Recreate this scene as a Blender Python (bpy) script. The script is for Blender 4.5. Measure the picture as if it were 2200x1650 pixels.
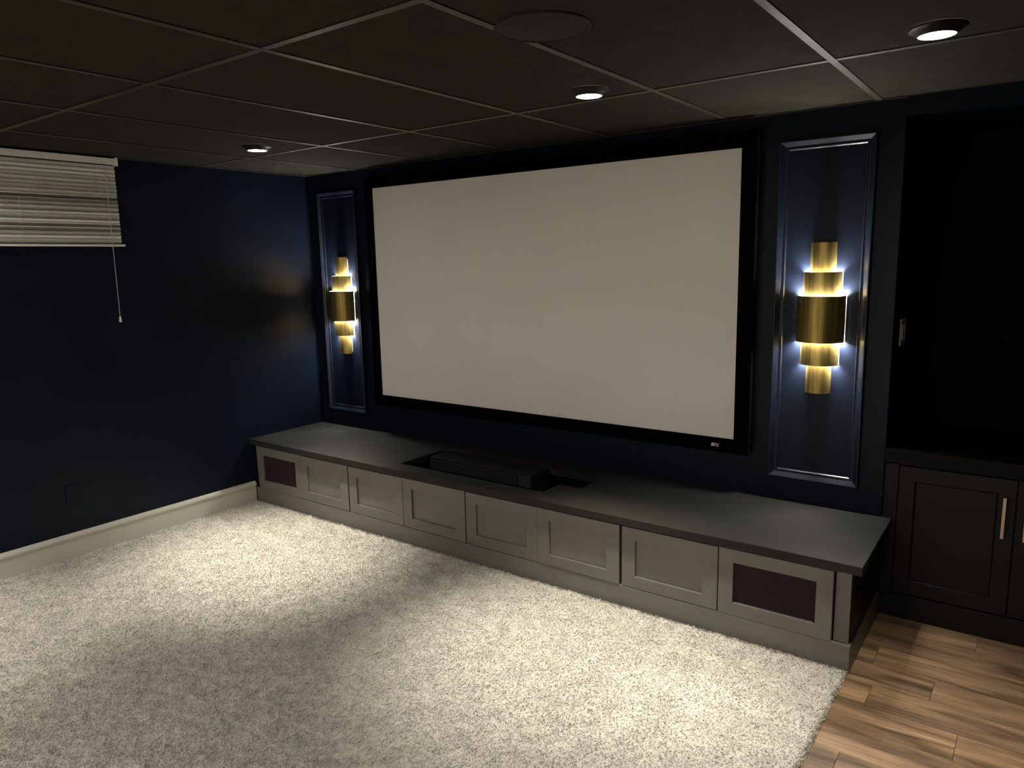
import bpy, bmesh, math, random
import numpy as np
from mathutils import Vector, Matrix

random.seed(7)
rng = np.random.default_rng(11)
S = bpy.context.scene
COL = S.collection
for o in list(bpy.data.objects):
    bpy.data.objects.remove(o, do_unlink=True)

# ------------------------------------------------------------------ camera
yaw, pit, rol = 0.6375, -0.1659, -0.0216
cy_, sy_ = math.cos(yaw), math.sin(yaw)
fw = Vector((-sy_*math.cos(pit), cy_*math.cos(pit), math.sin(pit)))
rt = Vector((cy_, sy_, 0))
up = rt.cross(fw)
c_, s_ = math.cos(rol), math.sin(rol)
right = c_*rt + s_*up
upv = -s_*rt + c_*up
cam = bpy.data.cameras.new('camera')
cam.sensor_fit = 'HORIZONTAL'
cam.sensor_width = 36.0
cam.lens = 1572.7/2200*36.0
cam.clip_start = 0.02
camo = bpy.data.objects.new('camera', cam)
COL.objects.link(camo)
m = Matrix((right, upv, -fw)).transposed().to_4x4()
m.translation = (4.1672, -3.3333, 1.5427)
camo.matrix_world = m
S.camera = camo

# ------------------------------------------------------------------ world, exposure
W = bpy.data.worlds.new('night')
S.world = W
W.use_nodes = True
W.node_tree.nodes['Background'].inputs['Color'].default_value = (0.3, 0.35, 0.5, 1)
W.node_tree.nodes['Background'].inputs['Strength'].default_value = 0.002
vs = S.view_settings
vs.view_transform = 'Standard'
vs.look = 'None'
vs.gamma = 1.0
vs.use_curve_mapping = False
vs.exposure = 0.0

DOWN_W = 268.0                     # each downlight: narrow beam ...
DOWN_COL = (1.0, 0.93, 0.80)
DOWN_CONE = math.radians(53)
TILT = math.radians(4)             # gimbals lean the beams a little away from the screen wall
SKIRT_W = 14.0                      # ... a soft wide skirt ...
SKIRT_CONE = math.radians(92)
LENS_STR = 26.0                    # ... and the wide glow of its lens
REAR_STR = 2150.0                   # unseen flood lamps, added behind the camera to brighten the screen
LED_STR = 2600.0                     # wall sconce LED strips
LED_COL = (1.0, 0.96, 0.92)

# ------------------------------------------------------------------ helpers
def mat(name, col, rough=0.5, spec=0.5, metal=0.0, noise=None, bump=None, sheen=0.0, emit=None):
    """Principled material; noise=(scale, amount, stretch), bump=(scale, strength, distance)."""
    M = bpy.data.materials.new(name)
    M.use_nodes = True
    nt = M.node_tree
    b = nt.nodes['Principled BSDF']
    b.inputs['Base Color'].default_value = (*col, 1)
    b.inputs['Roughness'].default_value = rough
    b.inputs['Specular IOR Level'].default_value = spec
    b.inputs['Metallic'].default_value = metal
    if sheen:
        b.inputs['Sheen Weight'].default_value = sheen
    if emit:
        b.inputs['Emission Color'].default_value = (*emit[0], 1)
        b.inputs['Emission Strength'].default_value = emit[1]
    if noise or bump:
        tc = nt.nodes.new('ShaderNodeTexCoord')
    if noise:
        mp = nt.nodes.new('ShaderNodeMapping')
        mp.inputs['Scale'].default_value = noise[2] if len(noise) > 2 else (1, 1, 1)
        nt.links.new(tc.outputs['Object'], mp.inputs['Vector'])
        n = nt.nodes.new('ShaderNodeTexNoise')
        n.inputs['Scale'].default_value = noise[0]
        n.inputs['Detail'].default_value = 5
        nt.links.new(mp.outputs['Vector'], n.inputs['Vector'])
        r = nt.nodes.new('ShaderNodeValToRGB')
        a = noise[1]
        r.color_ramp.elements[0].position = 0.3
        r.color_ramp.elements[1].position = 0.7
        r.color_ramp.elements[0].color = (*[c*(1-a) for c in col], 1)
        r.color_ramp.elements[1].color = (*[c*(1+a) for c in col], 1)
        nt.links.new(n.outputs['Fac'], r.inputs['Fac'])
        nt.links.new(r.outputs['Color'], b.inputs['Base Color'])
    if bump:
        n2 = nt.nodes.new('ShaderNodeTexNoise')
        n2.inputs['Scale'].default_value = bump[0]
        n2.inputs['Detail'].default_value = 4
        nt.links.new(tc.outputs['Object'], n2.inputs['Vector'])
        bp = nt.nodes.new('ShaderNodeBump')
        bp.inputs['Strength'].default_value = bump[1]
        bp.inputs['Distance'].default_value = bump[2]
        nt.links.new(n2.outputs['Fac'], bp.inputs['Height'])
        nt.links.new(bp.outputs['Normal'], b.inputs['Normal'])
    return M

def link(o, parent=None):
    COL.objects.link(o)
    if parent is not None:
        o.parent = parent
    return o

def obj(name, bm, m, parent=None, smooth=False, bevel=0.0, loc=None):
    if bevel:
        bmesh.ops.bevel(bm, geom=list(bm.edges), offset=bevel, segments=2, profile=0.7, affect='EDGES')
    bmesh.ops.recalc_face_normals(bm, faces=list(bm.faces))
    me = bpy.data.meshes.new(name)
    bm.to_mesh(me)
    bm.free()
    me.materials.append(m)
    if smooth:
        for p in me.polygons:
            p.use_smooth = True
    o = bpy.data.objects.new(name, me)
    if loc is not None:
        o.location = loc
    return link(o, parent)

def thing(name, label, cat, loc=(0, 0, 0), group=None):
    o = bpy.data.objects.new(name, None)
    o.empty_display_size = 0.1
    o.location = loc
    link(o)
    return tag(o, label, cat, group)

def tag(o, label, cat, group=None):
    o['label'] = label
    o['category'] = cat
    if group:
        o['group'] = group
    return o

def struct(o):
    o['kind'] = 'structure'
    return o

def bx(bm, x0, x1, y0, y1, z0, z1):
    v = [bm.verts.new((x, y, z)) for x in (x0, x1) for y in (y0, y1) for z in (z0, z1)]
    for f in ((0, 1, 3, 2), (4, 6, 7, 5), (0, 4, 5, 1), (2, 3, 7, 6), (0, 2, 6, 4), (1, 5, 7, 3)):
        bm.faces.new([v[i] for i in f])
    return bm

def box(*a):
    return bx(bmesh.new(), *a)

def lathe(bm, prof, n=40, cap0=False, cap1=False):
    """prof: list of (r, z)"""
    rings = []
    for r, z in prof:
        rings.append([bm.verts.new((r*math.cos(2*math.pi*i/n), r*math.sin(2*math.pi*i/n), z)) for i in range(n)])
    for a, b in zip(rings, rings[1:]):
        for i in range(n):
            bm.faces.new((a[i], a[(i+1) % n], b[(i+1) % n], b[i]))
    if cap0:
        bm.faces.new(rings[0])
    if cap1:
        bm.faces.new(rings[-1])
    return bm

def tube(bm, pts, r, n=8):
    pts = [Vector(p) for p in pts]
    rings = []
    for i, p in enumerate(pts):
        d = (pts[min(i+1, len(pts)-1)] - pts[max(i-1, 0)]).normalized()
        a = d.orthogonal().normalized()
        b = d.cross(a)
        rings.append([bm.verts.new(p + r*(a*math.cos(2*math.pi*k/n) + b*math.sin(2*math.pi*k/n))) for k in range(n)])
    for a, b in zip(rings, rings[1:]):
        for k in range(n):
            bm.faces.new((a[k], a[(k+1) % n], b[(k+1) % n], b[k]))
    bm.faces.new(rings[0])
    bm.faces.new(rings[-1])
    return bm

def prism(bm, poly, axis, a, b):
    """extrude a 2-D polygon along an axis from a to b; poly gives the other two coordinates in x,y,z order"""
    def P(u, v, t):
        return {'x': (t, u, v), 'y': (u, t, v), 'z': (u, v, t)}[axis]
    A = [bm.verts.new(P(u, v, a)) for u, v in poly]
    B = [bm.verts.new(P(u, v, b)) for u, v in poly]
    n = len(poly)
    for i in range(n):
        bm.faces.new((A[i], A[(i+1) % n], B[(i+1) % n], B[i]))
    bm.faces.new(A)
    bm.faces.new(B)
    return bm

# ------------------------------------------------------------------ materials
NAVY = mat('navy_eggshell_paint', (0.0060, 0.0093, 0.0195), 0.37, 0.14, noise=(3.0, 0.12), bump=(260, 0.10, 0.001))
NAVY_TRIM = mat('navy_semi_gloss_paint', (0.0058, 0.0092, 0.0195), 0.34, 0.35, bump=(60, 0.03, 0.001))
TILE = mat('black_ceiling_tile', (0.0215, 0.0198, 0.0162), 0.95, 0.12, noise=(9.0, 0.18), bump=(220, 0.35, 0.002))
TEE = mat('black_painted_tee', (0.035, 0.0325, 0.028), 0.42, 0.5)
CAB = mat('graphite_cabinet_paint', (0.150, 0.1445, 0.1265), 0.42, 0.35, noise=(2.0, 0.14, (1, 1, 4)), bump=(45, 0.03, 0.001))
CABTOP = mat('graphite_paint_shade_darkened', (0.0240, 0.0236, 0.0217), 0.6, 0.10, noise=(2.4, 0.22), bump=(40, 0.04, 0.001))  # same paint as the doors, the slab's dimmer light put into the colour
DARKCAB = mat('black_brown_cabinet_paint', (0.0075, 0.0068, 0.0056), 0.45, 0.25, noise=(2.0, 0.15))
COUNTER = mat('black_stone', (0.0035, 0.0034, 0.0032), 0.55, 0.15, noise=(30, 0.3))
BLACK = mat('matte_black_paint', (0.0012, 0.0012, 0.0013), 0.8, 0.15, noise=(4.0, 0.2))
VOID = mat('cabinet_inside_black', (0.004, 0.004, 0.004), 0.9, 0.1, noise=(5, 0.1))
CLOTH = mat('dark_plum_speaker_cloth', (0.030, 0.020, 0.0235), 0.95, 0.1, noise=(300, 0.35), bump=(900, 0.4, 0.001))
VELVET = mat('black_velvet', (0.0012, 0.0012, 0.0014), 0.95, 0.05, sheen=0.0, noise=(200, 0.2))
SCREEN = mat('matte_grey_white_screen', (0.86, 0.82, 0.785), 0.9, 0.1, noise=(2.2, 0.025))
SILVER = mat('brushed_silver', (0.62, 0.60, 0.57), 0.35, 0.5, 0.6, noise=(80, 0.1))
WHITE = mat('white_trim_paint', (0.62, 0.60, 0.52), 0.35, 0.5, noise=(3, 0.03))
BLINDM = mat('white_blind_vinyl', (0.82, 0.81, 0.75), 0.45, 0.4, noise=(60, 0.06))
CORDM = mat('white_cord', (0.5, 0.5, 0.5), 0.8, 0.2, noise=(200, 0.1))
BRASS = mat('aged_brass', (0.34, 0.25, 0.075), 0.36, 0.5, 0.8, noise=(6, 0.45, (9, 9, 0.6)), bump=(120, 0.05, 0.001))
PLATEW = mat('white_back_plate', (0.8, 0.78, 0.74), 0.5, 0.4, noise=(20, 0.03))
NICKEL = mat('satin_nickel', (0.58, 0.48, 0.38), 0.42, 0.5, 0.75, noise=(50, 0.08, (1, 1, 0.1)))
PLATE = mat('light_switch_plastic', (0.55, 0.53, 0.48), 0.4, 0.5, noise=(30, 0.03))
BRONZE = mat('dark_bronze_trim', (0.006, 0.004, 0.002), 0.5, 0.2, noise=(30, 0.2))
LENS = mat('glowing_lens', (0.9, 0.9, 0.85), 0.4, 0.3, emit=(DOWN_COL, LENS_STR))
LENSR = mat('glowing_added_flood_lens', (0.9, 0.9, 0.85), 0.4, 0.3, emit=((1.0, 0.93, 0.85), REAR_STR))  # lens of the floods added out of view to light the screen
REARW = mat('light_beige_wall_paint', (0.62, 0.57, 0.49), 0.6, 0.4, noise=(3, 0.03))
LED = mat('glowing_led_strip', (0.9, 0.9, 0.9), 0.5, 0.3, emit=(LED_COL, LED_STR))
GRILLE = mat('dark_speaker_grille', (0.019, 0.0175, 0.015), 0.8, 0.2, noise=(900, 0.5), bump=(1500, 0.3, 0.001))
GLOSS = mat('satin_black_speaker', (0.012, 0.012, 0.012), 0.33, 0.5, noise=(8, 0.2))
GREYEND = mat('dark_grey_end_panel', (0.03, 0.028, 0.029), 0.5, 0.4, noise=(12, 0.1))
SUBFLOOR = mat('grey_subfloor', (0.12, 0.11, 0.10), 0.9, 0.2, noise=(4, 0.2))

G = bpy.data.materials.new('night_window_glass')
G.use_nodes = True
gb = G.node_tree.nodes['Principled BSDF']
gb.inputs['Base Color'].default_value = (0.9, 0.95, 1, 1)
gb.inputs['Roughness'].default_value = 0.02
gb.inputs['Transmission Weight'].default_value = 1.0

# carpet: heathered beige pile
def carpet_material():
    M = bpy.data.materials.new('beige_carpet_pile')
    M.use_nodes = True
    nt = M.node_tree
    b = nt.nodes['Principled BSDF']
    b.inputs['Roughness'].default_value = 0.95
    b.inputs['Specular IOR Level'].default_value = 0.1
    b.inputs['Sheen Weight'].default_value = 0.15
    tc = nt.nodes.new('ShaderNodeTexCoord')
    def noise(scale, detail, rough=0.55):
        n = nt.nodes.new('ShaderNodeTexNoise')
        n.inputs['Scale'].default_value = scale
        n.inputs['Detail'].default_value = detail
        n.inputs['Roughness'].default_value = rough
        nt.links.new(tc.outputs['Object'], n.inputs['Vector'])
        return n
    n1 = noise(120, 3)
    r1 = nt.nodes.new('ShaderNodeValToRGB')
    e = r1.color_ramp.elements
    e[0].position, e[0].color = 0.30, (0.58, 0.55, 0.485, 1)
    e[1].position, e[1].color = 0.62, (0.70, 0.67, 0.59, 1)
    nt.links.new(n1.outputs['Fac'], r1.inputs['Fac'])
    n2 = noise(13, 5)
    r2 = nt.nodes.new('ShaderNodeValToRGB')
    e = r2.color_ramp.elements
    e[0].position, e[0].color = 0.35, (0.80, 0.80, 0.80, 1)
    e[1].position, e[1].color = 0.65, (1, 1, 1, 1)
    nt.links.new(n2.outputs['Fac'], r2.inputs['Fac'])
    mx = nt.nodes.new('ShaderNodeMix')
    mx.data_type = 'RGBA'
    mx.blend_type = 'MULTIPLY'
    mx.inputs['Factor'].default_value = 1.0
    nt.links.new(r1.outputs['Color'], mx.inputs['A'])
    nt.links.new(r2.outputs['Color'], mx.inputs['B'])
    nt.links.new(mx.outputs['Result'], b.inputs['Base Color'])
    n3 = noise(260, 3)
    bp = nt.nodes.new('ShaderNodeBump')
    bp.inputs['Strength'].default_value = 0.5
    bp.inputs['Distance'].default_value = 0.004
    nt.links.new(n3.outputs['Fac'], bp.inputs['Height'])
    nt.links.new(bp.outputs['Normal'], b.inputs['Normal'])
    return M
CARPET = carpet_material()

# wood planks: streaky brown, a different slice of the grain for every plank
def wood_material():
    M = bpy.data.materials.new('brown_vinyl_plank')
    M.use_nodes = True
    nt = M.node_tree
    b = nt.nodes['Principled BSDF']
    b.inputs['Roughness'].default_value = 0.5
    b.inputs['Specular IOR Level'].default_value = 0.35
    tc = nt.nodes.new('ShaderNodeTexCoord')
    oi = nt.nodes.new('ShaderNodeObjectInfo')
    ad = nt.nodes.new('ShaderNodeVectorMath')
    ad.operation = 'MULTIPLY_ADD'
    ad.inputs[1].default_value = (1, 1, 1)
    cm = nt.nodes.new('ShaderNodeCombineXYZ')
    ml = nt.nodes.new('ShaderNodeMath')
    ml.operation = 'MULTIPLY'
    ml.inputs[1].default_value = 37.0
    nt.links.new(oi.outputs['Random'], ml.inputs[0])
    for k in range(3):
        nt.links.new(ml.outputs[0], cm.inputs[k])
    nt.links.new(tc.outputs['Object'], ad.inputs[0])
    nt.links.new(cm.outputs[0], ad.inputs[2])
    def streak(sc, scale, detail, dist=0.0):
        mp = nt.nodes.new('ShaderNodeMapping')
        mp.inputs['Scale'].default_value = sc
        nt.links.new(ad.outputs[0], mp.inputs['Vector'])
        n = nt.nodes.new('ShaderNodeTexNoise')
        n.inputs['Scale'].default_value = scale
        n.inputs['Detail'].default_value = detail
        n.inputs['Distortion'].default_value = dist
        nt.links.new(mp.outputs['Vector'], n.inputs['Vector'])
        return n
    n1 = streak((1.3, 11, 1), 1.5, 4, 0.9)
    r1 = nt.nodes.new('ShaderNodeValToRGB')
    cr = r1.color_ramp
    cr.elements[0].position, cr.elements[0].color = 0.32, (0.085, 0.052, 0.028, 1)
    cr.elements[1].position, cr.elements[1].color = 0.68, (0.42, 0.265, 0.145, 1)
    k = cr.elements.new(0.5)
    k.color = (0.25, 0.158, 0.09, 1)
    nt.links.new(n1.outputs['Fac'], r1.inputs['Fac'])
    n2 = streak((2, 60, 1), 3.0, 6, 1.2)
    r2 = nt.nodes.new('ShaderNodeValToRGB')
    r2.color_ramp.elements[0].position, r2.color_ramp.elements[0].color = 0.35, (0.72, 0.70, 0.68, 1)
    r2.color_ramp.elements[1].position, r2.color_ramp.elements[1].color = 0.6, (1.0, 1.0, 1.0, 1)
    nt.links.new(n2.outputs['Fac'], r2.inputs['Fac'])
    mx = nt.nodes.new('ShaderNodeMix')
    mx.data_type = 'RGBA'
    mx.blend_type = 'MULTIPLY'
    mx.inputs['Factor'].default_value = 1.0
    nt.links.new(r1.outputs['Color'], mx.inputs['A'])
    nt.links.new(r2.outputs['Color'], mx.inputs['B'])
    hv = nt.nodes.new('ShaderNodeHueSaturation')
    mr = nt.nodes.new('ShaderNodeMapRange')
    mr.inputs['To Min'].default_value = 0.85
    mr.inputs['To Max'].default_value = 1.3
    nt.links.new(oi.outputs['Random'], mr.inputs['Value'])
    nt.links.new(mr.outputs['Result'], hv.inputs['Value'])
    nt.links.new(mx.outputs['Result'], hv.inputs['Color'])
    nt.links.new(hv.outputs['Color'], b.inputs['Base Color'])
    bp = nt.nodes.new('ShaderNodeBump')
    bp.inputs['Strength'].default_value = 0.15
    bp.inputs['Distance'].default_value = 0.001
    nt.links.new(n2.outputs['Fac'], bp.inputs['Height'])
    nt.links.new(bp.outputs['Normal'], b.inputs['Normal'])
    return M
WOOD = wood_material()

# ------------------------------------------------------------------ dimensions (metres)
CE = 2.14                 # ceiling height
XW = 3.646                # right end of the screen wall
XR, YB = 6.2, -6.8        # right wall, back wall
PD, PH = 0.586, 0.437     # platform depth (to door faces) and height
CX = 3.655                # carpet / plank line
NT, ND, NR = 2.07, 0.62, 4.58   # niche: top, depth, right side

# ------------------------------------------------------------------ room shell
# left wall with a window opening behind the blind
WY0, WY1, WZ0, WZ1 = -2.12, -1.345, 1.715, 2.09
bm = bmesh.new()
bx(bm, -0.15, 0, WY1, 0.15, 0, CE+0.1)
bx(bm, -0.15, 0, YB-0.15, WY0, 0, CE+0.1)
bx(bm, -0.15, 0, WY0, WY1, 0, WZ0)
bx(bm, -0.15, 0, WY0, WY1, WZ1, CE+0.1)
struct(obj('wall_left', bm, NAVY))
# screen wall (its right end is the niche jamb), header over the niche, pier beyond it
bm = bmesh.new()
bx(bm, 0, XW, 0, 0.15, 0, CE+0.1)
bx(bm, XW-0.15, XW, 0.15, ND+0.1, 0, CE+0.1)
bx(bm, XW, NR, 0, 0.15, NT, CE+0.1)
bx(bm, NR, XR, 0, ND+0.1, 0, CE+0.1)
struct(obj('wall_front', bm, NAVY))
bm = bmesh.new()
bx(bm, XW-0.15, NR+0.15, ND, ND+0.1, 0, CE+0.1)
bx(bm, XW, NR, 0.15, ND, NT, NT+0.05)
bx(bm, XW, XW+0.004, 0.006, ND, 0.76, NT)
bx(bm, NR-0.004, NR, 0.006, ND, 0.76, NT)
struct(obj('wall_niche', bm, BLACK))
struct(obj('wall_right', box(XR, XR+0.15, YB-0.15, 0.15, 0, CE+0.1), NAVY))
struct(obj('wall_back', box(-0.15, XR+0.15, YB-0.15, YB, 0, CE+0.1), REARW))

# floor: slab plus each plank of the wood strip on the right
floor = struct(obj('floor', box(-0.15, XR+0.15, YB-0.15, ND+0.1, -0.12, -0.008), SUBFLOOR))
PW = 0.152
row = 0
y = -0.004
while y > -3.2:
    y0 = y - PW
    if row == 0:
        cuts = [3.3, 4.03]
    elif row == 4:
        cuts = [2.9, 3.75, 4.97]
    else:
        cuts = [2.40 + ((row*0.47 + 0.13*(row % 3)) % 1.1)]
    while cuts[-1] < XR:
        cuts.append(cuts[-1] + 1.22)
    for a, b in zip(cuts, cuts[1:]):
        x0, x1 = max(a, CX) + 0.0006, min(b, XR) - 0.0006
        if x1 - x0 < 0.002:
            continue
        h = 0.0004*((row*7 + int(a*10)) % 3)
        bm = box(-(x1-x0)/2, (x1-x0)/2, -PW/2+0.0005, PW/2-0.0005, -0.008, -0.0006+h)
        o = obj('plank', bm, WOOD, floor, bevel=0.0008, loc=((x0+x1)/2, (y+y0)/2, 0))
    y = y0
    row += 1

# ceiling: grid of tiles on tee bars
GX = [0.0] + [0.5009 + 0.6096*i for i in range(0, 10)] + [XR]
GY = [0.0, -0.779, -1.9906, -3.21, -4.43, -5.65, YB]
ceiling = struct(obj('ceiling', box(-0.15, XR+0.15, YB-0.15, ND+0.1, CE+0.03, CE+0.1), BLACK))
tile_cache = {}
for i in range(len(GX)-1):
    for j in range(len(GY)-1):
        w = GX[i+1]-GX[i]-0.004
        h = GY[j]-GY[j+1]-0.004
        key = (round(w, 3), round(h, 3))
        loc = ((GX[i]+GX[i+1])/2, (GY[j]+GY[j+1])/2, CE)
        if key not in tile_cache:
            o = obj('ceiling_tile', box(-w/2, w/2, -h/2, h/2, 0.0035, 0.018), TILE, ceiling, loc=loc)
            tile_cache[key] = o
        else:
            o = tile_cache[key].copy()
            o.location = loc
            link(o, ceiling)
for i, x in enumerate(GX[1:-1]):
    obj('tee_bar', prism(bmesh.new(), [(x-0.012, CE), (x+0.012, CE), (x+0.012, CE+0.002), (x+0.002, CE+0.0022), (x+0.002, CE+0.02), (x-0.002, CE+0.02), (x-0.002, CE+0.0022), (x-0.012, CE+0.002)], 'y', YB, 0), TEE, ceiling)
for j, y in enumerate(GY[1:-1]):
    for a, b in zip(GX, GX[1:]):
        obj('tee_bar', prism(bmesh.new(), [(y-0.012, CE+0.0003), (y+0.012, CE+0.0003), (y+0.012, CE+0.0022), (y-0.012, CE+0.0022)], 'x', a+0.0125 if a else 0, b-0.0125 if b < XR else XR), TEE, ceiling)
# wall angle at the ceiling edge
struct(obj('trim_1', box(0.0, XW, -0.020, -0.0005, CE-0.0015, CE+0.002), TEE))
struct(obj('trim_2', box(0.0005, 0.020, YB, -0.021, CE-0.0015, CE+0.002), TEE))

# white baseboard along the left wall, rounded cap
prof = [(0, 0.004), (0.013, 0.004), (0.013, 0.100), (0.0135, 0.112)]
for k in range(9):
    a = -math.pi/2 + k*math.pi/8
    prof.append((0.0135 + 0.0075*math.cos(a), 0.128 + 0.0125*math.sin(a)))
prof += [(0.006, 0.147), (0, 0.148)]
bb = struct(obj('baseboard_left', prism(bmesh.new(), prof, 'y', YB, -PD-0.008), WHITE))

# window behind the blind
win = bpy.data.objects.new('window_1', None)
win.location = (-0.06, (WY0+WY1)/2, WZ0)
link(win)
struct(win)
ox, oy, oz = win.location
hw, hh = (WY1-WY0)/2, WZ1-WZ0
bm = bmesh.new()
bx(bm, -0.04, 0.03, -hw, -hw+0.04, 0, hh)
bx(bm, -0.04, 0.03, hw-0.04, hw, 0, hh)
bx(bm, -0.04, 0.03, -hw+0.04, hw-0.04, 0, 0.04)
bx(bm, -0.04, 0.03, -hw+0.04, hw-0.04, hh-0.04, hh)
bx(bm, -0.03, 0.02, -0.018, 0.018, 0.04, hh-0.04)
obj('window_frame', bm, WHITE, win)
for s in (-1, 1):
    a, b = sorted((s*0.019, s*(hw-0.041)))
    obj('pane', box(-0.008, -0.003, a, b, 0.041, hh-0.041), G, win)

# ------------------------------------------------------------------ carpet
def field(nx, ny, cells, r):
    g = r.random((int(cells*ny/nx)+3, cells+3))
    X = np.linspace(0, cells, nx)
    Y = np.linspace(0, cells*ny/nx, ny)
    xi, yi = X.astype(int), Y.astype(int)
    fx, fy = X-xi, Y-yi
    fx = fx*fx*(3-2*fx)
    fy = fy*fy*(3-2*fy)
    A = g[yi][:, xi]; B = g[yi][:, xi+1]; C = g[yi+1][:, xi]; D = g[yi+1][:, xi+1]
    return (A*(1-fx)+B*fx)*(1-fy)[:, None] + (C*(1-fx)+D*fx)*fy[:, None]

CX0, CX1, CY0, CY1 = 0.0135, CX+0.003, -2.95, -PD-0.012
step = 0.0075
nx, ny = int((CX1-CX0)/step), int((CY1-CY0)/step)
hgt = 0.0065*field(nx, ny, int(nx*0.45), rng) + 0.006*field(nx, ny, int(nx*0.2), rng) + 0.004*field(nx, ny, 60, rng)
xs, ys = np.meshgrid(np.linspace(CX0, CX1, nx), np.linspace(CY0, CY1, ny))
jit = rng.normal(0, 0.0016, (2, ny, nx))
z = 0.006 + hgt
ed = np.minimum((CX1-xs), 0.03)/0.03           # rounded free edge at the planks
z = z*np.sqrt(np.clip(1-(1-ed)**2, 0.02, 1))
wob = 0.004*field(nx, ny, int(nx*0.25), rng)-0.002
V = np.stack([xs+jit[0]*(xs < CX1-0.01)+wob*(xs > CX1-0.02), ys+jit[1]*((ys < CY1-0.01) & (ys > CY0+0.01)), z], -1)
V[:, :, 0] = np.maximum(V[:, :, 0], CX0)
idx = np.arange(nx*ny).reshape(ny, nx)
F = np.stack([idx[:-1, :-1], idx[:-1, 1:], idx[1:, 1:], idx[1:, :-1]], -1).reshape(-1, 4)
# skirt down to the slab on the free edge, and a plain sheet for the unseen rest of the room
def mesh_np(name, V, F, k, m, smooth=True):
    me = bpy.data.meshes.new(name)
    me.vertices.add(len(V))
    me.vertices.foreach_set('co', np.ascontiguousarray(V, np.float32).ravel())
    me.loops.add(F.size)
    me.loops.foreach_set('vertex_index', np.ascontiguousarray(F, np.int32).ravel())
    me.polygons.add(len(F))
    me.polygons.foreach_set('loop_start', np.arange(0, F.size, k, dtype=np.int32))
    if smooth:
        me.polygons.foreach_set('use_smooth', np.ones(len(F), bool))
    me.update(calc_edges=True)
    me.materials.append(m)
    return me
Vf = V.reshape(-1, 3)
n0 = len(Vf)
edge_ids = idx[:, -1]
sk = Vf[edge_ids].copy()
sk[:, 2] = -0.006
front_ids = idx[-1, :]
sk2 = Vf[front_ids].copy()
sk2[:, 2] = -0.006
Vall = np.concatenate([Vf, sk, sk2, [[CX0, YB, 0.012], [CX1, YB, 0.012], [CX1, CY0, 0.012], [CX0, CY0, 0.012]]])
sid = n0 + np.arange(ny)
sid2 = n0 + ny + np.arange(nx)
F2 = np.stack([edge_ids[:-1], sid[:-1], sid[1:], edge_ids[1:]], -1)
F3 = np.stack([front_ids[:-1], front_ids[1:], sid2[1:], sid2[:-1]], -1)
q = n0 + ny + nx
Fall = np.concatenate([F, F2, F3, [[q, q+1, q+2, q+3]]])
cme = mesh_np('carpet', Vall, Fall, 4, CARPET)
carpet = link(bpy.data.objects.new('carpet', cme))
tag(carpet, 'beige cut pile carpet covering the floor before the dark built-in platform', 'carpet')

# pile tufts: short leaning strands
def tufts(x, y, zb, ln, wd, lean):
    n = len(x)
    az = rng.uniform(0, 2*math.pi, n)
    la = rng.uniform(0, 2*math.pi, n)
    dx, dy = np.cos(az)*wd/2, np.sin(az)*wd/2
    lx, ly = np.cos(la)*lean, np.sin(la)*lean
    b0 = np.stack([x-dx, y-dy, zb], -1); b1 = np.stack([x+dx, y+dy, zb], -1)
    m0 = np.stack([x-dx+lx*0.35, y-dy+ly*0.35, zb+ln*0.65], -1); m1 = np.stack([x+dx+lx*0.35, y+dy+ly*0.35, zb+ln*0.65], -1)
    t0 = np.stack([x-dx*0.5+lx, y-dy*0.5+ly, zb+ln*0.95], -1); t1 = np.stack([x+dx*0.5+lx, y+dy*0.5+ly, zb+ln], -1)
    V = np.stack([b0, b1, m0, m1, t0, t1], 1).reshape(-1, 3)
    k = np.arange(n)*6
    F = np.concatenate([np.stack([k, k+1, k+3, k+2], -1), np.stack([k+2, k+3, k+5, k+4], -1)])
    return V, F
N = 230000
# denser towards the camera's view; skip what lies outside the frame
px = rng.uniform(CX0+0.004, CX1-0.004, N*2)
py = rng.uniform(CY0+0.05, CY1-0.002, N*2)
keep = py > (-0.62 - (px)*0.0 - 2.25 + 0.0)
keep &= py > np.where(px > 1.6, -2.72 + (px-1.6)*0.72 - 0.08, -2.75)
px, py = px[keep][:N], py[keep][:N]
gi = np.clip(((px-CX0)/(CX1-CX0)*(nx-1)).round().astype(int), 0, nx-1)
gj = np.clip(((py-CY0)/(CY1-CY0)*(ny-1)).round().astype(int), 0, ny-1)
zb = z[gj, gi]-0.003
tv, tf = tufts(px, py, zb, rng.uniform(0.004, 0.009, len(px)), rng.uniform(0.0022, 0.0042, len(px)), rng.uniform(0.003, 0.012, len(px)))
# fringe along the cut edges
ne = 2600
ey = rng.uniform(-1.5, CY1, ne)
ex = CX1 - rng.uniform(0.0, 0.016, ne)
ev, ef = tufts(ex, ey, np.full(ne, 0.001), rng.uniform(0.008, 0.016, ne), rng.uniform(0.002, 0.004, ne), rng.uniform(0.002, 0.009, ne))
nf = 4500
fx_ = rng.uniform(CX0, CX1-0.004, nf)
fy_ = CY1 - rng.uniform(0.002, 0.012, nf)
fv, ff = tufts(fx_, fy_, np.full(nf, 0.006), rng.uniform(0.010, 0.018, nf), rng.uniform(0.002, 0.004, nf), rng.uniform(0.0, 0.003, nf))
pv = np.concatenate([tv, ev, fv])
pf = np.concatenate([tf, ef+len(tv), ff+len(tv)+len(ev)])
pile = link(bpy.data.objects.new('pile', mesh_np('pile', pv, pf, 4, CARPET, False)), carpet)
pile['kind'] = 'stuff'

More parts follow.
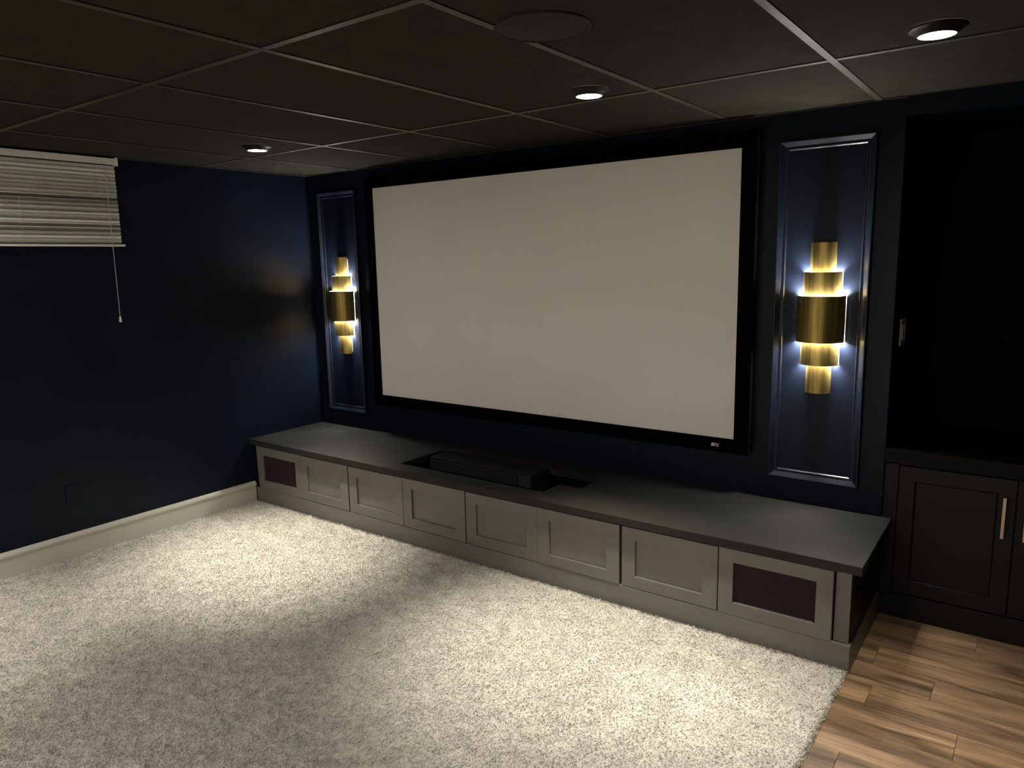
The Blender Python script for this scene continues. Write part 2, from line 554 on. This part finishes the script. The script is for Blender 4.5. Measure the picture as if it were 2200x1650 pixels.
# ------------------------------------------------------------------ built-in platform
plat = thing('media_cabinet', 'long low graphite built-in cabinet under the projection screen', 'cabinet', (1.83, -0.3, 0))
px0, py0, _ = plat.location
def rel(bm, o):
    bmesh.ops.translate(bm, verts=list(bm.verts), vec=-Vector(o.location))
    return bm
LEFT, RIGHT = 0.003, 3.648
PL = 0.106
FY = -PD                        # front plane of doors and plinth
bm = bmesh.new()
bx(bm, LEFT, 3.662, FY, FY+0.02, 0.0, PL)
bx(bm, 3.642, 3.662, FY+0.02, -0.024, 0.0, PL)
obj('plinth', rel(bm, plat), CAB, plat, bevel=0.0012)
bm = bmesh.new()
bx(bm, LEFT, LEFT+0.018, FY+0.043, -0.003, PL+0.001, 0.401)
bx(bm, LEFT+0.018, RIGHT-0.018, FY+0.043, -0.003, PL+0.001, PL+0.019)
bx(bm, LEFT+0.018, RIGHT-0.018, -0.012, -0.003, PL+0.019, 0.401)
bx(bm, RIGHT-0.018, RIGHT, FY+0.043, -0.003, PL+0.001, 0.401)
bx(bm, LEFT+0.018, RIGHT-0.018, FY+0.043, FY+0.047, PL+0.019, 0.401)
for x in (0.48, 0.922, 2.71, 3.155):
    bx(bm, x-0.009, x+0.009, FY+0.047, -0.012, PL+0.019, 0.401)
obj('carcass', rel(bm, plat), VOID, plat)
obj('end_panel', rel(box(RIGHT+0.0003, RIGHT+0.006, FY+0.042, -0.003, PL+0.001, 0.4015), plat), DARKCAB, plat)
for x0, x1 in ((LEFT, 0.046), (3.5985, RIGHT+0.004)):
    obj('post', rel(box(x0, x1, FY+0.022, FY+0.0415, PL+0.0005, 0.4015), plat), CAB, plat, bevel=0.0012)

def door_front(x0, x1, z0, z1, sw, rw, name, panel_name, pm, pdepth=0.010, dy=0.0):
    """shaker front: joined stiles and rails; the recessed middle is its child"""
    w, h = x1-x0, z1-z0
    bm = bmesh.new()
    T = 0.020
    outer = [(0, 0), (w, 0), (w, h), (0, h)]
    inner = [(sw, rw), (w-sw, rw), (w-sw, h-rw), (sw, h-rw)]
    def ring(pts, y):
        return [bm.verts.new((px, y, pz)) for px, pz in pts]
    b = 0.0016
    of = ring([(b, b), (w-b, b), (w-b, h-b), (b, h-b)], 0)
    oc = ring(outer, b)
    ob = ring(outer, T)
    fi = ring([(sw-b, rw-b), (w-sw+b, rw-b), (w-sw+b, h-rw+b), (sw-b, h-rw+b)], 0)
    ic = ring(inner, b)
    ib = ring(inner, T)
    for A, B in ((oc, of), (of, fi), (fi, ic), (ic, ib), (ib, ob), (ob, oc)):
        for k in range(4):
            bm.faces.new((A[k], A[(k+1) % 4], B[(k+1) % 4], B[k]))
    d = obj(name, bm, CAB, plat, loc=(x0-px0, FY+dy-py0, z0))
    p = obj(panel_name, box(sw-0.003 if False else sw+0.0005, w-sw-0.0005, pdepth, T-0.002, rw+0.0005, h-rw-0.0005), pm, d)
    return d

edges = [0.480, 0.922, 1.3655, 1.8150, 2.2645, 2.7095, 3.1545, 3.5935]
gaps = [0.0035, 0.0075, 0.0035, 0.0065, 0.0022, 0.0105, 0.0045, 0.0]
for i in range(6):
    x0, x1 = edges[i]+gaps[i]/2, edges[i+1]-gaps[i+1]/2
    door_front(x0, x1, 0.1085, 0.3865-(0.002 if i % 2 else 0), 0.066, 0.055, 'door', 'door_panel', CAB, 0.011, dy=(-0.001, 0.001, 0, 0.0005, -0.003, 0.0015)[i])
door_front(0.047, 0.480-0.00175, PL+0.0006, 0.3875, 0.047, 0.056, 'speaker_bay', 'grille_cloth', CLOTH, 0.014)
door_front(3.1545+0.00225, 3.5945, PL+0.0006, 0.3875, 0.060, 0.056, 'speaker_bay', 'grille_cloth', CLOTH, 0.014)
# rail between door tops and the slab
obj('top_rail', rel(box(LEFT+0.001, RIGHT-0.001, FY+0.022, FY+0.041, 0.3885, 0.4012), plat), CAB, plat)

# continuous top with an L-shaped cut-out
outer = [(0.003, -0.616), (3.695, -0.616), (3.689, -0.003), (0.003, -0.003)]
hole = [(1.285, -0.508), (2.245, -0.508), (2.245, -0.360), (2.372, -0.360), (2.372, -0.145), (1.285, -0.145)]
bm = bmesh.new()
def face_ring(poly, z):
    return [bm.verts.new((a, b, z)) for a, b in poly]
ot, obm = face_ring(outer, PH), face_ring(outer, 0.402)
ht, hb = face_ring(hole, PH), face_ring(hole, 0.402)
for A, B in ((ot, obm), (ht, hb)):
    n = len(A)
    for k in range(n):
        bm.faces.new((A[k], A[(k+1) % n], B[(k+1) % n], B[k]))
def cap(o, h):
    # o: 4 outer (front-left, front-right, back-right, back-left); h: 6 hole
    bm.faces.new((o[0], o[1], h[1], h[0]))
    bm.faces.new((o[1], h[3], h[2], h[1]))
    bm.faces.new((o[1], o[2], h[4], h[3]))
    bm.faces.new((o[2], o[3], h[5], h[4]))
    bm.faces.new((o[3], o[0], h[0], h[5]))
cap(ot, ht)
cap(obm, hb)
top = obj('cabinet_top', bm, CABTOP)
top.modifiers.new('soft_edges', 'BEVEL').width = 0.002
tag(top, 'graphite slab top with a rectangular cut-out, lying on the long cabinet', 'cabinet top')

# centre speaker sitting in the cut-out
spk = thing('center_speaker', 'black centre speaker sunk in the cut-out of the cabinet top', 'speaker', (1.69, -0.235, PL+0.02))
sx0, sx1, syf, syb, szb, szt = 1.33, 2.045, -0.325, -0.150, PL+0.0195, PH+0.001
bm = rel(box(sx0, sx1, syf+0.012, syb, szb, szt), spk)
obj('speaker_box', bm, GLOSS, spk, bevel=0.004)
obj('grille', rel(box(sx0+0.006, sx1-0.085, syf, syf+0.0115, szb+0.01, szt-0.012), spk), GRILLE, spk, bevel=0.003)
obj('end_panel', rel(box(sx1-0.082, sx1-0.002, syf+0.001, syf+0.0115, szb+0.01, szt-0.010), spk), GREYEND, spk, bevel=0.002)

# ------------------------------------------------------------------ projection screen
sx, sz, sw_, sh_ = 0.6825, 0.7002, 2.3358, 1.3120
FB = 0.066
scr = thing('projection_screen', 'large blank grey-white projection screen in a black velvet frame', 'screen', (sx+sw_/2, -0.03, sz))
def mitred(b0, b1, horizontal, name):
    pass
xo0, xo1, zo0, zo1 = sx-FB, sx+sw_+FB, sz-FB, sz+sh_+FB
def bar(p, name='frame_bar'):
    """p: four (x,z) corners"""
    bm = prism(bmesh.new(), p, 'y', -0.055, -0.004)
    return obj(name, rel(bm, scr), VELVET, scr, bevel=0.002)
e_ = 0.0004
bar([(xo0+e_, zo1), (xo1-e_, zo1), (sx+sw_-e_, sz+sh_), (sx+e_, sz+sh_)])
bar([(xo0+e_, zo0), (xo1-e_, zo0), (sx+sw_-e_, sz), (sx+e_, sz)])
bar([(xo0, zo0+e_), (xo0, zo1-e_), (sx, sz+sh_-e_), (sx, sz+e_)])
bar([(xo1, zo0+e_), (xo1, zo1-e_), (sx+sw_, sz+sh_-e_), (sx+sw_, sz+e_)])
obj('screen_surface', rel(box(sx-0.0, sx+sw_, -0.050, -0.046, sz, sz+sh_), scr), SCREEN, scr)
# small silver emblem on the lower bar: slanted plate with two strokes
bm = bmesh.new()
ex0, ez = 2.9095, 0.6590
def para(x0, x1, z0, z1, sl):
    prism(bm, [(x0, z0), (x1, z0), (x1+sl, z1), (x0+sl, z1)], 'y', -0.0575, -0.0552)
para(ex0, ex0+0.009, ez, ez+0.015, 0.003)
para(ex0+0.009, ex0+0.020, ez, ez+0.0045, 0.001)
para(ex0+0.011, ex0+0.022, ez+0.0105, ez+0.015, 0.001)
para(ex0+0.0115, ex0+0.019, ez+0.006, ez+0.009, 0.001)
para(ex0+0.0235, ex0+0.0275, ez-0.001, ez+0.0145, 0.0115)
prism(bm, [(ex0+0.0225, ez+0.0145), (ex0+0.027, ez+0.0145), (ex0+0.0305, ez+0.0085), (ex0+0.027, ez+0.0065)], 'y', -0.0575, -0.0552)
prism(bm, [(ex0+0.0305, ez+0.006), (ex0+0.028, ez+0.003), (ex0+0.034, ez-0.001), (ex0+0.038, ez-0.001)], 'y', -0.0575, -0.0552)
em = obj('emblem', rel(bm, scr), SILVER, scr)
em['label'] = 'silver maker emblem on the lower frame bar'

# ------------------------------------------------------------------ wall panels of applied moulding
PROF = [(0.0, 0.0), (0.0, 0.017), (0.003, 0.021), (0.007, 0.021), (0.024, 0.0085), (0.0255, 0.0055), (0.031, 0.0055), (0.0335, 0.0075), (0.0365, 0.0075), (0.0405, 0.0025), (0.041, 0.0)]
def panel(label, x0, x1, z0, z1):
    o = 0.006
    x0 -= o; x1 += o; z0 -= o; z1 += o
    t = thing('wall_panel', label, 'wall panel', ((x0+x1)/2, 0, z0), 'navy moulding panels beside the screen')
    cs = [(x0, z0, 1, 1), (x1, z0, -1, 1), (x1, z1, -1, -1), (x0, z1, 1, -1)]
    for k in range(4):
        a, b = cs[k], cs[(k+1) % 4]
        bm = bmesh.new()
        A = [bm.verts.new((a[0]+a[2]*u, -h-0.0003, a[1]+a[3]*u)) for u, h in PROF]
        B = [bm.verts.new((b[0]+b[2]*u, -h-0.0003, b[1]+b[3]*u)) for u, h in PROF]
        n = len(PROF)
        for i in range(n):
            bm.faces.new((A[i], A[(i+1) % n], B[(i+1) % n], B[i]))
        bm.faces.new(A)
        bm.faces.new(B)
        obj('moulding_strip', rel(bm, t), NAVY_TRIM, t)
    return t
panel('tall narrow navy moulding frame between the left wall and the screen', 0.1106, 0.4745, 0.5499, 2.0176)
panel('tall navy moulding frame right of the screen, next to the dark niche', 3.1725, 3.5448, 0.5499, 2.0176)

# ------------------------------------------------------------------ wall sconces
def shell(a, d, h, t=0.0016, n=28, off=0.0068):
    """half-elliptic sheet: half width a, bulge d, height h centred on z=0"""
    bm = bmesh.new()
    rings = []
    for (aa, dd) in ((a, d), (a-t, d-t)):
        for zz in (-h/2, h/2):
            rings.append([bm.verts.new((aa*math.cos(math.pi*k/n), -off-dd*math.sin(math.pi*k/n), zz)) for k in range(n+1)])
    o0, o1, i0, i1 = rings
    for k in range(n):
        bm.faces.new((o0[k], o0[k+1], o1[k+1], o1[k]))
        bm.faces.new((i0[k], i1[k], i1[k+1], i0[k+1]))
        bm.faces.new((o1[k], o1[k+1], i1[k+1], i1[k]))
        bm.faces.new((o0[k], i0[k], i0[k+1], o0[k+1]))
    for k in (0, n):
        bm.faces.new((o0[k], o1[k], i1[k], i0[k]))
    return bm
def ribbon(a0, d0, a1, d1, zz, t0, t1, n=10, off=0.0068):
    """flat horseshoe strip between two concentric half ellipses, with a little thickness"""
    bm = bmesh.new()
    am, dm = (a0+a1)/2, (d0+d1)/2
    wa, wd = (a1-a0)*0.28, (d1-d0)*0.28
    R = []
    th = [math.radians(t0 + (t1-t0)*k/n) for k in range(n+1)]
    for sgn in (-1, 1):
        for dz in (-0.0012, 0.0012):
            R.append([bm.verts.new(((am+sgn*wa)*math.cos(q), -off-(dm+sgn*wd)*math.sin(q), zz+dz)) for q in th])
    i0, i1, o0, o1 = R
    for k in range(n):
        bm.faces.new((i1[k], i1[k+1], o1[k+1], o1[k]))
        bm.faces.new((i0[k], o0[k], o0[k+1], i0[k+1]))
        bm.faces.new((o0[k], o1[k], o1[k+1], o0[k+1]))
        bm.faces.new((i0[k], i0[k+1], i1[k+1], i1[k]))
    for k in (0, n):
        bm.faces.new((i0[k], i1[k], o1[k], o0[k]))
    return bm
T1, T2, T3 = (0.0975, 0.093), (0.0785, 0.070), (0.052, 0.043)
H1, H2, H3 = 0.0985, 0.1985, 0.322
def sconce(label, x, zc):
    t = thing('wall_sconce', label, 'wall sconce', (x, 0, zc), 'tiered brass sconces beside the screen')
    half = [(T1[0]+0.0015, -H1+0.004), (T1[0]+0.0015, H1-0.004), (T2[0]+0.0015, H1-0.004), (T2[0]+0.0015, H2-0.004), (T3[0]-0.002, H2-0.004), (T3[0]-0.002, H3-0.012)]
    low = [(T3[0]-0.002, -H3+0.012), (T3[0]-0.002, -H2+0.004), (T2[0]+0.0015, -H2+0.004), (T2[0]+0.0015, -H1+0.004)]
    edge = low + half
    poly = edge + [(-a, b) for a, b in reversed(edge)]
    obj('back_plate', prism(bmesh.new(), poly, 'y', -0.0045, -0.0006), PLATEW, t)
    obj('shade_band', shell(*T1, 2*H1), BRASS, t, smooth=False)
    for s in (-1, 1):
        o = obj('shade_band', shell(*T2, H2-H1+0.03), BRASS, t)
        o.location.z = s*((H2+H1-0.03)/2)
        o = obj('shade_band', shell(*T3, H3-H2+0.03), BRASS, t)
        o.location.z = s*((H3+H2-0.03)/2)
        for t0, t1, dim in ((2, 20, 0), (22, 158, 1), (160, 178, 0)):
            obj('led_strip', ribbon(*T2, *T1, s*(H1-0.005), t0, t1), LEDF if dim else LED, t)
            obj('led_strip', ribbon(*T3, *T2, s*(H2-0.012), t0, t1), LED2F if dim else LED2, t)
        # arms that carry the bands off the back plate
        for zz, T in ((0.035, T1), (0.145, T2), (0.265, T3)):
            bm = bmesh.new()
            w = T[0]-0.002
            prism(bm, [(-w, -0.020), (-w+0.0075, -0.020), (-w+0.0075, -0.0075), (w-0.0075, -0.0075), (w-0.0075, -0.020), (w, -0.020), (w, -0.0050), (-w, -0.0050)], 'z', s*zz-0.004, s*zz+0.004)
            obj('mounting_arm', bm, BRASS, t)
    bulb = lathe(bmesh.new(), [(0.004, -0.022), (0.009, -0.018), (0.009, 0.018), (0.004, 0.022)], 12, True, True)
    bmesh.ops.translate(bulb, verts=list(bulb.verts), vec=(0, -0.035, 0))
    obj('bulb', bulb, LED3, t, smooth=True)
    return t
LED2 = mat('glowing_led_strip_small', (0.9, 0.9, 0.9), 0.5, 0.3, emit=(LED_COL, LED_STR*0.7))
LEDF = mat('glowing_led_strip_front', (0.9, 0.9, 0.9), 0.5, 0.3, emit=(LED_COL, LED_STR*0.047))
LED2F = mat('glowing_led_strip_front_small', (0.9, 0.9, 0.9), 0.5, 0.3, emit=(LED_COL, LED_STR*0.038))
LED3 = mat('glowing_bulb', (0.9, 0.9, 0.9), 0.5, 0.3, emit=(LED_COL, LED_STR*0.03))
sconce('five-tier brass wall sconce left of the screen, near the room corner', 0.311, 1.272)
sconce('five-tier brass wall sconce right of the screen, near the dark niche', 3.366, 1.272)

# ------------------------------------------------------------------ window blind
BY0, BY1 = -2.17, -1.300
by = (BY0+BY1)/2
bl = thing('window_blind', 'closed white slatted blind high on the navy left wall', 'blind', (0.035, by, 1.67))
hb_ = (BY1-BY0)/2
bm = box(-0.016, 0.014, -hb_+0.003, hb_-0.003, 0.430, 0.461)
obj('head_rail', bm, BLINDM, bl, bevel=0.002)
for s in (-1, 1):
    bm = bmesh.new()
    bx(bm, -0.0345, 0.018, s*hb_-0.003, s*hb_+0.0035, 0.424, 0.4655)
    bx(bm, 0.0145, 0.0195, s*hb_-0.012*(s > 0)-0.0036*(s < 0), s*hb_+0.0036*(s > 0)+0.012*(s < 0), 0.424, 0.4655)
    obj('bracket', bm, BLINDM, bl, bevel=0.0008)
# one curved slat, copied down
bm = bmesh.new()
ns = 7
rows_ = []
tilt = math.radians(64)
for k in range(ns):
    u = (k/(ns-1)-0.5)
    cx_, cz_ = u*0.025, 0.0042*(1-4*u*u)
    X = cx_*math.cos(tilt) + cz_*math.sin(tilt)
    Z = cx_*math.sin(tilt) - cz_*math.cos(tilt)
    rows_.append((X, Z))
ringA = []
for (X, Z) in rows_:
    ringA.append((bm.verts.new((X, -hb_+0.012, Z)), bm.verts.new((X, hb_-0.012, Z))))
for a, b in zip(ringA, ringA[1:]):
    bm.faces.new((a[0], a[1], b[1], b[0]))
geo = bmesh.ops.solidify(bm, geom=list(bm.faces), thickness=0.0007)
slat0 = obj('slat', bm, BLINDM, bl, smooth=False)
NS = 20
pitch = 0.0203
for k in range(NS):
    o = slat0 if k == 0 else slat0.copy()
    o.location = (0.0 + random.uniform(-0.0003, 0.0003), random.uniform(-0.0012, 0.0012), 0.026 + k*pitch + random.uniform(-0.0003, 0.0003))
    o.rotation_euler = (random.uniform(-0.0012, 0.0012), random.uniform(-0.02, 0.02), 0)
    if k:
        link(o, bl)
obj('bottom_rail', box(-0.010, 0.012, -hb_+0.006, hb_+0.002, -0.002, 0.010), BLINDM, bl, bevel=0.003)
for yy in (-1.415, -1.79, -2.06):
    bm = bmesh.new()
    tube(bm, [(0.0125, yy-by, 0.010), (0.0125, yy-by, 0.43)], 0.0007, 6)
    tube(bm, [(-0.0105, yy-by, 0.010), (-0.0105, yy-by, 0.43)], 0.0007, 6)
    obj('ladder_cord', bm, CORDM, bl)
cd = bmesh.new()
tube(cd, [(0.021, -1.372-by, 0.433), (0.021, -1.372-by, 0.2), (0.0225, -1.373-by, -0.05), (0.021, -1.374-by, -0.378)], 0.0011, 6)
tube(cd, [(0.021, -1.366-by, 0.433), (0.0215, -1.367-by, 0.2), (0.021, -1.370-by, -0.05), (0.021, -1.3725-by, -0.378)], 0.0011, 6)
lc = obj('lift_cord', cd, CORDM, bl)
ts = lathe(bmesh.new(), [(0.0025, 0.0), (0.0045, -0.005), (0.0065, -0.022), (0.0075, -0.030), (0.0055, -0.034)], 16, True, True)
bmesh.ops.translate(ts, verts=list(ts.verts), vec=(0.021, -1.373-by, -0.376))
obj('tassel', ts, BLINDM, lc, smooth=True)

# ------------------------------------------------------------------ outlet on the left wall
out = thing('wall_outlet', 'navy painted power outlet low on the left wall, above the white baseboard', 'outlet', (0.0, -1.695, 0.297))
obj('cover_plate', box(0.0004, 0.006, -0.036, 0.036, 0, 0.116), NAVY, out, bevel=0.002)
for zz in (0.035, 0.081):
    soc = obj('socket', box(0.0055, 0.0078, -0.017, 0.017, zz-0.0145, zz+0.0145), NAVY, out, bevel=0.001)
    bm = bmesh.new()
    bx(bm, 0.0074, 0.0081, -0.008, -0.006, zz-0.004, zz+0.006)
    bx(bm, 0.0074, 0.0081, 0.006, 0.008, zz-0.004, zz+0.006)
    bx(bm, 0.0074, 0.0081, -0.0022, 0.0022, zz-0.011, zz-0.007)
    obj('slots', bm, BLACK, soc)

# ------------------------------------------------------------------ niche: base cabinet, counter, light switch
cab = thing('base_cabinet', 'dark two-door base cabinet in the niche right of the platform', 'cabinet', (4.115, 0.3, 0))
CF = -0.002
bm = bmesh.new()
bx(bm, XW+0.006, NR-0.006, CF+0.022, CF+0.03, 0.105, 0.678)
bx(bm, XW+0.006, XW+0.024, CF+0.03, ND-0.01, 0.105, 0.678)
bx(bm, NR-0.024, NR-0.006, CF+0.03, ND-0.01, 0.105, 0.678)
bx(bm, XW+0.024, NR-0.024, CF+0.03, ND-0.01, 0.105, 0.123)
obj('carcass', rel(bm, cab), DARKCAB, cab)
obj('plinth', rel(box(XW+0.006, NR-0.006, CF+0.002, CF+0.02, 0.0, 0.104), cab), DARKCAB, cab)
obj('filler_strip', rel(box(XW+0.006, XW+0.056, CF+0.002, CF+0.0215, 0.108, 0.672), cab), DARKCAB, cab)
def cab_door(x0, x1, hx):
    w, h = x1-x0, 0.668-0.110
    sw, rw, T, b = 0.064, 0.066, 0.02, 0.0016
    bm = bmesh.new()
    def ring(pts, y):
        return [bm.verts.new((p, y, q_)) for p, q_ in pts]
    oc = [(0, 0), (w, 0), (w, h), (0, h)]
    ic = [(sw, rw), (w-sw, rw), (w-sw, h-rw), (sw, h-rw)]
    ins = lambda r, d: [(r[0][0]+d, r[0][1]+d), (r[1][0]-d, r[1][1]+d), (r[2][0]-d, r[2][1]-d), (r[3][0]+d, r[3][1]-d)]
    R = [ring(oc, b), ring(ins(oc, b), 0), ring(ins(ic, -0.006), 0), ring(ic, 0.006), ring(ic, T), ring(oc, T)]
    for A, B in zip(R, R[1:]+R[:1]):
        for k in range(4):
            bm.faces.new((A[k], A[(k+1) % 4], B[(k+1) % 4], B[k]))
    d = obj('door', bm, DARKCAB, cab, loc=(x0-cab.location.x, CF-cab.location.y, 0.110))
    obj('door_panel', box(sw+0.0005, w-sw-0.0005, 0.010, 0.018, rw+0.0005, h-rw-0.0005), DARKCAB, d)
    bm = box(-0.0055, 0.0055, -0.034, -0.026, -0.082, 0.082)
    bx(bm, -0.004, 0.004, -0.026, 0.0005, -0.062, -0.054)
    bx(bm, -0.004, 0.004, -0.026, 0.0005, 0.054, 0.062)
    hd = obj('handle', bm, NICKEL, d, bevel=0.0008, loc=(hx-x0, 0, 0.519-0.110))
    hd['label'] = 'satin nickel bar handle'
cab_door(3.706, 4.113, 4.078)
cab_door(4.117, 4.570, 4.150)
ct = obj('counter', box(XW+0.006, NR-0.006, CF-0.024, ND-0.006, 0.683, 0.738), COUNTER, bevel=0.002)
tag(ct, 'dark counter slab over the two-door base cabinet in the niche', 'counter')

sw = thing('light_switch', 'pale two-gang light switch on the niche side wall', 'light switch', (XW+0.0045, 0.195, 1.150))
obj('cover_plate', box(0, 0.006, -0.060, 0.060, 0, 0.116), PLATE, sw, bevel=0.002)
for s in (-1, 1):
    k = obj('rocker', box(0.0055, 0.0095, s*0.026-0.0165, s*0.026+0.0165, 0.025, 0.091), PLATE, sw, bevel=0.001)

# ------------------------------------------------------------------ ceiling: downlights and speaker
def downlight(label, x, y, flood=False, dim=1.0, glow=None):
    t = thing('downlight', label, 'downlight', (x, y, CE+0.0035), 'recessed ceiling downlights')
    b = lathe(bmesh.new(), [(0.074, -0.0005), (0.074, -0.0035), (0.068, -0.0060), (0.056, -0.0135), (0.0495, -0.0215), (0.0470, -0.0225), (0.0470, -0.0170)], 48)
    obj('trim_ring', b, BRONZE, t, smooth=True)
    l = lathe(bmesh.new(), [(0.0466, -0.0205), (0.030, -0.0212), (0.001, -0.0215)], 48, False, True)
    obj('lens', l, LENSR if flood else (glow or LENS), t, smooth=True)
    if flood:
        return t
    for nm, watts, cone in (('downlight_beam', DOWN_W, DOWN_CONE), ('downlight_skirt', SKIRT_W, SKIRT_CONE)):
        ld = bpy.data.lights.new(nm, 'SPOT')
        ld.energy = watts*dim
        ld.color = DOWN_COL
        ld.spot_size = cone
        ld.spot_blend = 1.0
        ld.shadow_soft_size = 0.04
        lo = bpy.data.objects.new(nm, ld)
        lo.location = (0, 0, -0.030)
        lo.rotation_euler = (-TILT, 0, 0)
        link(lo, t)
    return t
downlight('lit downlight in the ceiling nearest the left wall and room corner', 0.860, -0.990, dim=1.1)
downlight('lit downlight in the ceiling before the middle of the screen', 2.760, -0.930, dim=0.97)
downlight('lit downlight in the ceiling nearest the dark niche, at right', 3.854, -0.940, dim=0.53)
LENS2 = mat('glowing_lens_boosted_for_blind', (0.9, 0.9, 0.85), 0.4, 0.3, emit=(DOWN_COL, LENS_STR*7))  # lens glow raised to brighten the blind
downlight('unseen downlight of the second row, beside the window blind, lens boosted to light it', 0.55, -2.45, dim=0.40, glow=LENS2)
for x, y, lab in ((2.76, -3.3, 'added unseen downlight of the second row, mid room'), (3.854, -3.3, 'added unseen downlight of the second row, by the plank floor')):
    downlight(lab, x, y)  # out-of-view lamps added to help light the screen
for x, y, lab in ((1.0, -5.3, 'added unseen flood lamp at the back of the room, left'), (2.6, -5.3, 'added unseen flood lamp at the back of the room, second from left'), (3.9, -5.3, 'added unseen flood lamp at the back of the room, third from left')):
    downlight(lab, x, y, True)  # out-of-view floods added as fill for the screen

cs = thing('ceiling_speaker', 'round dark speaker grille set in a ceiling tile at the top of the view', 'speaker', (3.037, -1.640, CE+0.0035))
obj('rim', lathe(bmesh.new(), [(0.128, 0.0), (0.128, -0.004), (0.124, -0.006), (0.119, -0.006), (0.118, -0.003)], 56), GRILLE, cs, smooth=True)
obj('grille', lathe(bmesh.new(), [(0.1175, -0.0035), (0.08, -0.0048), (0.03, -0.0054), (0.002, -0.0055)], 56, False, True), GRILLE, cs, smooth=True)
